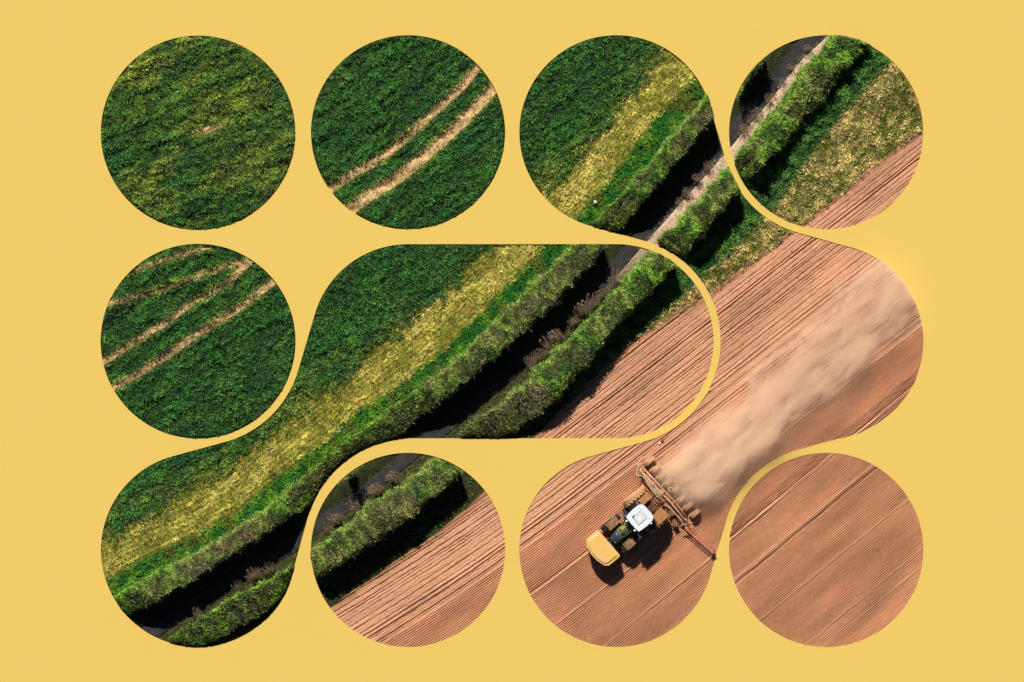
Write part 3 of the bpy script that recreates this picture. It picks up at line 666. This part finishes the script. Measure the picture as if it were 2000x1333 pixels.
# exhaust and intake
bm = bmesh.new(); tube(bm, [(21 * u, -21 * u, 1.3), (21 * u, -21 * u, 2.9), (19 * u, -22 * u, 3.05)], .07, 12); bm_obj('exhaust_pipe', bm, M['steel'], tr, smooth=True)
# mirrors
for s in (-1, 1):
    bm = bmesh.new(); tube(bm, smooth_curve([(20 * u, s * 18 * u, 2.6), (25 * u, s * 22 * u, 2.65), (26 * u, s * 28 * u, 2.6), (31 * u, s * 32 * u, 2.5)]), .028, 8); ma = bm_obj('mirror_arm', bm, M['steel'], tr, smooth=True)
    bm = bmesh.new(); box(bm, 25 * u, s * 27 * u, 2.42, .07, .26, .42, s * .3); bm_obj('mirror', bm, M['steel'], ma, .02)
    bm = bmesh.new(); box(bm, -17.5 * u, s * 22 * u, 2.35, .12, .2, .12); tube(bm, [(-16 * u, s * 18 * u, 2.4), (-18 * u, s * 30 * u, 2.35)], .03, 6); bm_obj('work_lamp', bm, M['black'], tr, .01)
# mudguards
def guard(bm, cx, cz, rad, y0, y1, a0, a1, th=.035, n=14):
    pr = []
    for k in range(n + 1):
        t = math.radians(a0 + (a1 - a0) * k / n); pr.append((math.cos(t), math.sin(t)))
    for (c0, s0), (c1, s1) in zip(pr, pr[1:]):
        v = []
        for (c_, s_) in ((c0, s0), (c1, s1)):
            for rd in (rad, rad + th):
                for yy in (y0, y1): v.append(bm.verts.new((cx + c_ * rd, yy, cz + s_ * rd)))
        for f in ((0, 1, 5, 4), (2, 6, 7, 3), (0, 4, 6, 2), (1, 3, 7, 5), (0, 2, 3, 1), (4, 5, 7, 6)): bm.faces.new([v[i] for i in f])
for s, mt in ((-1, 'dustfender'), (1, 'dustfender')):
    bm = bmesh.new(); guard(bm, -18 * u, .97, 1.06, s * 13 * u, s * (27 if s < 0 else 36) * u, 78, 150); bm_obj('rear_mudguard', bm, M[mt], tr, smooth=False)
    bm = bmesh.new(); guard(bm, -18 * u, .97, 1.05, s * 12.8 * u, s * 30 * u, 25, 77); bm_obj('inner_mudguard', bm, M['black'], tr)
    bm = bmesh.new(); guard(bm, 51 * u, .76, .84, s * 17.5 * u, s * 34 * u, 64, 132); bm_obj('front_mudguard', bm, M['fender'], tr)
    bm = bmesh.new(); box(bm, 12 * u, s * 22 * u, .75, 20 * u, 8 * u, .6); bm_obj('fuel_tank', bm, M['black'], tr, .06)
    bm = bmesh.new()
    for k in range(3): box(bm, 13 * u, s * (27 + k) * u, .45 + .25 * k, .4, .22, .03)
    bm_obj('step', bm, M['black'], tr)
# linkages
bm = bmesh.new()
for s in (-1, 1): tube(bm, [(70 * u, s * .25, .7), (80 * u, s * .38, .75)], .06, 8)
tube(bm, [(70 * u, 0, 1.2), (79 * u, 0, 1.3)], .045, 8); box(bm, 77 * u, 0, 1.0, .08, .95, .7); bm_obj('front_linkage', bm, M['black'], tr)
bm = bmesh.new()
for s in (-1, 1): tube(bm, [(-28 * u, s * .3, .8), (-46 * u, s * .42, .65)], .06, 8); tube(bm, [(-30 * u, s * .35, 1.5), (-42 * u, s * .40, .8)], .04, 8)
tube(bm, [(-28 * u, 0, 1.3), (-48 * u, 0, 1.2)], .05, 8); box(bm, -31 * u, 0, 1.25, .35, 1.0, .35)
for k in range(5): box(bm, (-22 - 3 * k) * u, 0, 1.62 - .03 * k, .06, 20 * u, .05)
bm_obj('rear_linkage', bm, M['frame_dark'], tr)
# front hopper mounted on the nose
HP = [(78, -34), (79, 30), (83, 31.5), (108, 30.5), (114, 25), (118.5, 8), (119, -8), (115, -25), (108, -34), (104, -35.5)]
bm = bmesh.new(); prism(bm, [(a * u, b * u) for a, b in HP], .55, 1.60, 1.0); hop = bm_obj('front_hopper', bm, M['hopside'], tr, .03, label='yellow front hopper carried ahead of the tractor nose')
bm = bmesh.new(); HQ = [(98 + (a - 98) * 1.02, (b + 2) * 1.02 - 2) for a, b in HP]
prism(bm, [(a * u, b * u) for a, b in HQ], 1.603, 1.66, 1.0)
cx = sum(a for a, b in HP) / len(HP); prism(bm, [((cx + (a - cx) * .92) * u, (b * .94) * u) for a, b in HP], 1.662, 1.75, .86)
bm_obj('lid', bm, M['hopper'], hop, .02)
for b in (-24, -8, 10, 22):
    bm = bmesh.new(); box(bm, 77.5 * u, b * u, 1.62, .06, .10, .08); bm_obj('latch', bm, M['black'], hop)

# ------------------------------------------------------------ seed drill
def P3(x, y, z): X, Y = W(x, y); return (X - dX, Y - dY, z)
dX, dY = W(1300, 962)
dr = empty('seed_drill', (dX, dY, 0)); tag(dr, 'soil-covered seed drill with press wheels and red marker arm behind the tractor', 'seed drill')
def dt(name, paths, r, mat, seg=8, label=None, curve_=False):
    bm = bmesh.new()
    for p in paths:
        q = [P3(*k) for k in p]; tube(bm, smooth_curve(q) if curve_ else q, r, seg)
    return bm_obj(name, bm, M[mat], dr, smooth=True, label=label)
dt('main_beam', [[(1248, 916, .95), (1286, 958, .95), (1310, 982, .95), (1342, 1022, .95)]], .075, 'frame')
dt('rear_beam', [[(1256, 914.5, .8), (1296, 957.5, .8), (1318, 981, .8), (1341, 1011, .8)]], .065, 'frame')
for q in [[(1248, 916, .9), (1256, 914.5, .85)], [(1242, 907, .9), (1257, 906, .9)], [(1252, 903, .85), (1246, 912, .9)], [(1286, 958, .9), (1296, 957.5, .85)], [(1310, 982, .9), (1318, 981, .85)], [(1328, 1026, .95), (1352, 1020, .95)], [(1338, 1012, .9), (1344, 1028, .9)]]: dt('cross_member', [q], .05, 'frame')
dt('drawbar', [[(1296, 965, .9), (1283, 977, .8)], [(1304, 975, .9), (1285, 984, .8)], [(1290, 960, .95), (1278, 970, .85)]], .07, 'frame_dark')
dt('outer_beam', [[(1296, 985, .75), (1308, 992, .75), (1326, 1012, .75), (1338, 1020, .75)], [(1318, 986, .6), (1343, 1016, .6)]], .045, 'frame')
dt('hose', [[(1255, 916, 1.05), (1249, 905, 1.1), (1242.5, 922, 1.15), (1243.5, 928, 1.15), (1254, 929.5, 1.15), (1264, 942, 1.15), (1272, 958, 1.12), (1281, 970, 1.05)],
            [(1256, 930, 1.12), (1268, 943, 1.12), (1276, 954, 1.15), (1283, 964, 1.15), (1292, 968, 1.1)],
            [(1262, 938, 1.1), (1270, 952, 1.2), (1280, 966, 1.2), (1288, 973, 1.1)],
            [(1298, 958, 1.2), (1290, 962, 1.25), (1284, 970, 1.2), (1279, 966, 1.1)],
            [(1274, 952, 1.1), (1284, 960, 1.25), (1290, 972, 1.15)]], .03, 'hose', 6, 'pale hoses looping over the drill frame', True)
dt('cable', [[(1246, 925, 1.0), (1245, 940, .9), (1251, 952, .6)], [(1249, 928, 1.0), (1250, 940, .9), (1256, 948, .6)]], .02, 'frame', 6, None, True)
bm = bmesh.new(); c = P3(1308.4, 956, 1.05); m = Matrix.Translation(c); bmesh.ops.create_cone(bm, cap_ends=True, segments=24, radius1=.22, radius2=.20, depth=.16, matrix=m); fan = bm_obj('distributor_head', bm, M['frame'], dr, .015)
bm = bmesh.new(); bmesh.ops.create_cone(bm, cap_ends=True, segments=20, radius1=.15, radius2=.12, depth=.05, matrix=Matrix.Translation((c[0], c[1], c[2] + .106))); bm_obj('cap', bm, M['frame_dark'], fan)
def dwheel(px, py):
    X, Y, _ = P3(px, py, 0); hd = math.atan2(-.66, -.75); rad = .41
    Tm = Matrix.Translation((X, Y, 0)) @ Matrix.Rotation(hd, 4, 'Z')
    bm = bmesh.new(); lathe_y(bm, [(-.13, rad * .5), (-.17, rad * .8), (-.13, rad * .97), (-.05, rad), (.05, rad), (.13, rad * .97), (.17, rad * .8), (.13, rad * .5)], (0, 0, rad + .02), 28)
    for k in range(14):
        t = 2 * math.pi * k / 14; bmesh.ops.create_cube(bm, size=1, matrix=Matrix.Translation((0, 0, rad + .02)) @ Matrix.Rotation(-t, 4, 'Y') @ Matrix.Translation((rad + .004, 0, 0)) @ Matrix.Diagonal((.03, .26, .05, 1)))
    bm.transform(Tm); w_ = bm_obj('press_wheel', bm, M['tyre_dust'], dr)
    bm = bmesh.new(); lathe_y(bm, [(-.09, .03), (-.11, rad * .5), (.11, rad * .5), (.09, .03)], (0, 0, rad + .02), 20); bm.transform(Tm); bm_obj('rim', bm, M['frame_dark'], w_)
    bm = bmesh.new(); tube(bm, [(.05, -.2, rad + .02), (.38, -.2, .62), (.55, -.1, .8)], .035, 6); tube(bm, [(0, -.22, rad + .02), (0, .2, rad + .02)], .03, 6); bm.transform(Tm); bm_obj('wheel_arm', bm, M['frame'], dr)
for p in ((1268.8, 900.6), (1280.3, 915.5), (1292.7, 929.5), (1305, 942.7), (1318.5, 957), (1329.8, 975.7), (1343.9, 989), (1357, 1003)): dwheel(*p)
dt('marker_arm', [[(1337, 1030.5, .8), (1393, 1084, .5)], [(1346, 1026.5, .85), (1397, 1079, .55)]] + [[(1337 + 56 * q, 1030.5 + 53.5 * q, .8 - .3 * q), (1346 + 51 * (q + .07), 1026.5 + 52.5 * (q + .07), .85 - .3 * q)] for q in (0, .12, .24, .36, .48, .6, .72, .84, .93)], .035, 'red', 6, 'faded red lattice marker arm stretching sideways')
dt('marker_stay', [[(1343, 1012, .95), (1352, 1030, 1.0), (1362, 1044, .95)]], .03, 'frame', 6)
bm = bmesh.new(); c = P3(1393.5, 1083, .27); bmesh.ops.create_cone(bm, cap_ends=True, segments=20, radius1=.26, radius2=.2, depth=.05, matrix=Matrix.Translation(c) @ Matrix.Rotation(1.3, 4, 'Y') @ Matrix.Rotation(.5, 4, 'X')); bm_obj('marker_disc', bm, M['black'], dr)
for (px, py) in ((1262, 905), (1274, 921), (1287, 936), (1325, 984), (1338, 998), (1350, 1012)):
    X, Y, _ = P3(px - 6, py + 10, 0); bm = bmesh.new(); tube(bm, [(X, Y, .85), (X + .05, Y + .05, .4), (X + .15, Y + .12, .03)], .03, 6); bm_obj('tine', bm, M['frame_dark'], dr)
bm = bmesh.new(); box(bm, *P3(1312, 1000, .55), .5, .5, .4, .8); box(bm, *P3(1318, 1022, .5), .35, .6, .3, .4); bm_obj('wheel_housing', bm, M['frame_dark'], dr, .05)

# ------------------------------------------------------------ small loose things
def blob(name, x, y, r, mat, label, cat, seed=1, flat=.6):
    bm = bmesh.new(); bmesh.ops.create_icosphere(bm, subdivisions=2, radius=r); rr_ = random.Random(seed)
    for v in bm.verts: v.co *= rr_.uniform(.8, 1.2); v.co.z *= flat
    me = bpy.data.meshes.new(name); bm.to_mesh(me); bm.free(); o = link(name, me, M[mat]); X, Y = W(x, y); o.location = (X, Y, r * flat * .6 + .05); return tag(o, label, cat)
o = blob('stone', 1162.5, 395, .13, 'stone', 'white stone lying in the grass margin above the upper hedge', 'stone'); o.location.z = .34
blob('stone', 1288, 866, .09, 'stone', 'small pale stone on the furrows beside the drill, near a dark clod', 'stone', 4)
blob('soil_clod', 1293.5, 861.5, .11, 'frame_dark', 'dark soil clod on the furrows above the drill', 'clod', 5)
blob('stone', 1386, 762, .10, 'frame', 'straw coloured lump on the furrows beside the curved yellow band', 'stone', 6)
bm = bmesh.new(); tube(bm, [(-.35, -.27, 0), (0, 0, .03), (.35, .3, 0)], .05, 6, .03); me = bpy.data.meshes.new('soil_clod'); bm.to_mesh(me); bm.free()
o = link('soil_clod', me, M['frame']); X, Y = W(1318, 1172); o.location = (X, Y, .04); tag(o, 'pale elongated soil clod below the tractor shadow', 'clod')

# ------------------------------------------------------------ dust plume behind the drill
def clip_poly(P, win):
    out = P
    for i in range(len(win)):
        a = np.array(win[i]); b = np.array(win[(i + 1) % len(win)]); inp = out; out = []
        f = lambda p: (b[0] - a[0]) * (p[1] - a[1]) - (b[1] - a[1]) * (p[0] - a[0])
        for j in range(len(inp)):
            p, q = inp[j], inp[(j + 1) % len(inp)]; fp, fq = f(p), f(q)
            if fp >= 0: out.append(p)
            if (fp >= 0) != (fq >= 0): t = fp / (fp - fq); out.append((p[0] + t * (q[0] - p[0]), p[1] + t * (q[1] - p[1])))
    return out
ax = np.array([.735, -.678]); ay = np.array([.678, .735]); o0 = np.array([1336., 938.])      # along plume, across plume
win = [tuple(o0 + ax * s_ + ay * t_) for s_, t_ in ((-75, -120), (620, -150), (620, 130), (-75, 110))]
dp = clip_poly([tuple(p) for p in SH_A], win)
th = math.atan2(-ax[1], ax[0]); OX, OY = W(*o0); rot = Matrix.Rotation(-th, 2)
pl = []
for p in dp:
    w = Vector(W(*p)) - Vector((OX, OY)); w = rot @ w
    if not pl or (w - pl[-1]).length > .02: pl.append(w)
bm = bmesh.new(); a = [bm.verts.new((p.x, p.y, .14)) for p in pl]; b = [bm.verts.new((p.x, p.y, 2.7)) for p in pl]; n = len(pl)
for i in range(n): bm.faces.new((a[i], a[(i + 1) % n], b[(i + 1) % n], b[i]))
bm.faces.new(a[::-1]); bm.faces.new(b); bmesh.ops.recalc_face_normals(bm, faces=bm.faces); bmesh.ops.triangulate(bm, faces=bm.faces)
me = bpy.data.meshes.new('dust'); bm.to_mesh(me); bm.free()
m = bpy.data.materials.new('dust_volume'); m.use_nodes = True; t = m.node_tree; t.nodes.remove(t.nodes['Principled BSDF'])
def N(tp, **kw):
    nd = t.nodes.new(tp)
    for k_, v_ in kw.items(): setattr(nd, k_, v_)
    return nd
def mth(op, a_, b_=None, c_=None, clamp=False):
    nd = N('ShaderNodeMath', operation=op); nd.use_clamp = clamp
    for i, v_ in enumerate((a_, b_, c_)):
        if v_ is None: continue
        if isinstance(v_, (int, float)): nd.inputs[i].default_value = v_
        else: t.links.new(v_, nd.inputs[i])
    return nd.outputs[0]
def mrange(v_, a0, a1, b0, b1):
    nd = N('ShaderNodeMapRange', interpolation_type='SMOOTHSTEP'); t.links.new(v_, nd.inputs[0])
    for i, q in enumerate((a0, a1, b0, b1)): nd.inputs[i + 1].default_value = q
    return nd.outputs[0]
tc = N('ShaderNodeTexCoord'); sx = N('ShaderNodeSeparateXYZ'); t.links.new(tc.outputs['Object'], sx.inputs[0])
n1 = N('ShaderNodeTexNoise'); n1.inputs['Scale'].default_value = 1.0; n1.inputs['Detail'].default_value = 10; n1.inputs['Roughness'].default_value = .72; n1.inputs['Distortion'].default_value = .6
mp = N('ShaderNodeMapping'); mp.inputs['Scale'].default_value = (.42, 1, 1); t.links.new(tc.outputs['Object'], mp.inputs[0]); t.links.new(mp.outputs[0], n1.inputs['Vector'])
n2 = N('ShaderNodeTexNoise'); n2.inputs['Scale'].default_value = .22; n2.inputs['Detail'].default_value = 2; t.links.new(tc.outputs['Object'], n2.inputs['Vector'])
xx, yy, zz = sx.outputs
zz_ = None
yw = mth('ADD', yy, mth('MULTIPLY', mth('SUBTRACT', n2.outputs[0], .5), 3.0))
hw = mrange(xx, -1.5, 15, 2.7, 4.0)
ed = mth('DIVIDE', mth('ABSOLUTE', yw), hw)
fy = mrange(ed, .25, 1.3, 1, 0)
fx = mth('MULTIPLY', mrange(xx, -1.9, .4, 0, 1), mrange(xx, 6, 20, 1, .85))
fz = mrange(zz, .5, 2.6, 1, 0)
nn = mrange(n1.outputs[0], .38, .64, .04, 1)
nf = mth('ADD', mth('MULTIPLY', n1.outputs[0], 1.7), -.35)
puff = mrange(mth('ADD', nf, mth('MULTIPLY', mth('SUBTRACT', fy, 1.0), .75)), .24, .74, 0, 1)
near = mrange(xx, 0, 12, 1.0, .62)
den = mth('MULTIPLY', mth('MULTIPLY', mth('ADD', mth('MULTIPLY', puff, 3.0), mth('MULTIPLY', fy, .26)), mth('MULTIPLY', fx, near)), fz)
pv = N('ShaderNodeVolumePrincipled'); pv.inputs['Color'].default_value = (.998, .815, .63, 1); pv.inputs['Anisotropy'].default_value = 0.0
t.links.new(den, pv.inputs['Density']); t.links.new(pv.outputs[0], t.nodes['Material Output'].inputs['Volume'])
du = link('dust', me, m); du.location = (OX, OY, 0); du.rotation_euler = (0, 0, th); tag(du, 'pale brown dust plume trailing up behind the seed drill', 'dust', kind='stuff')
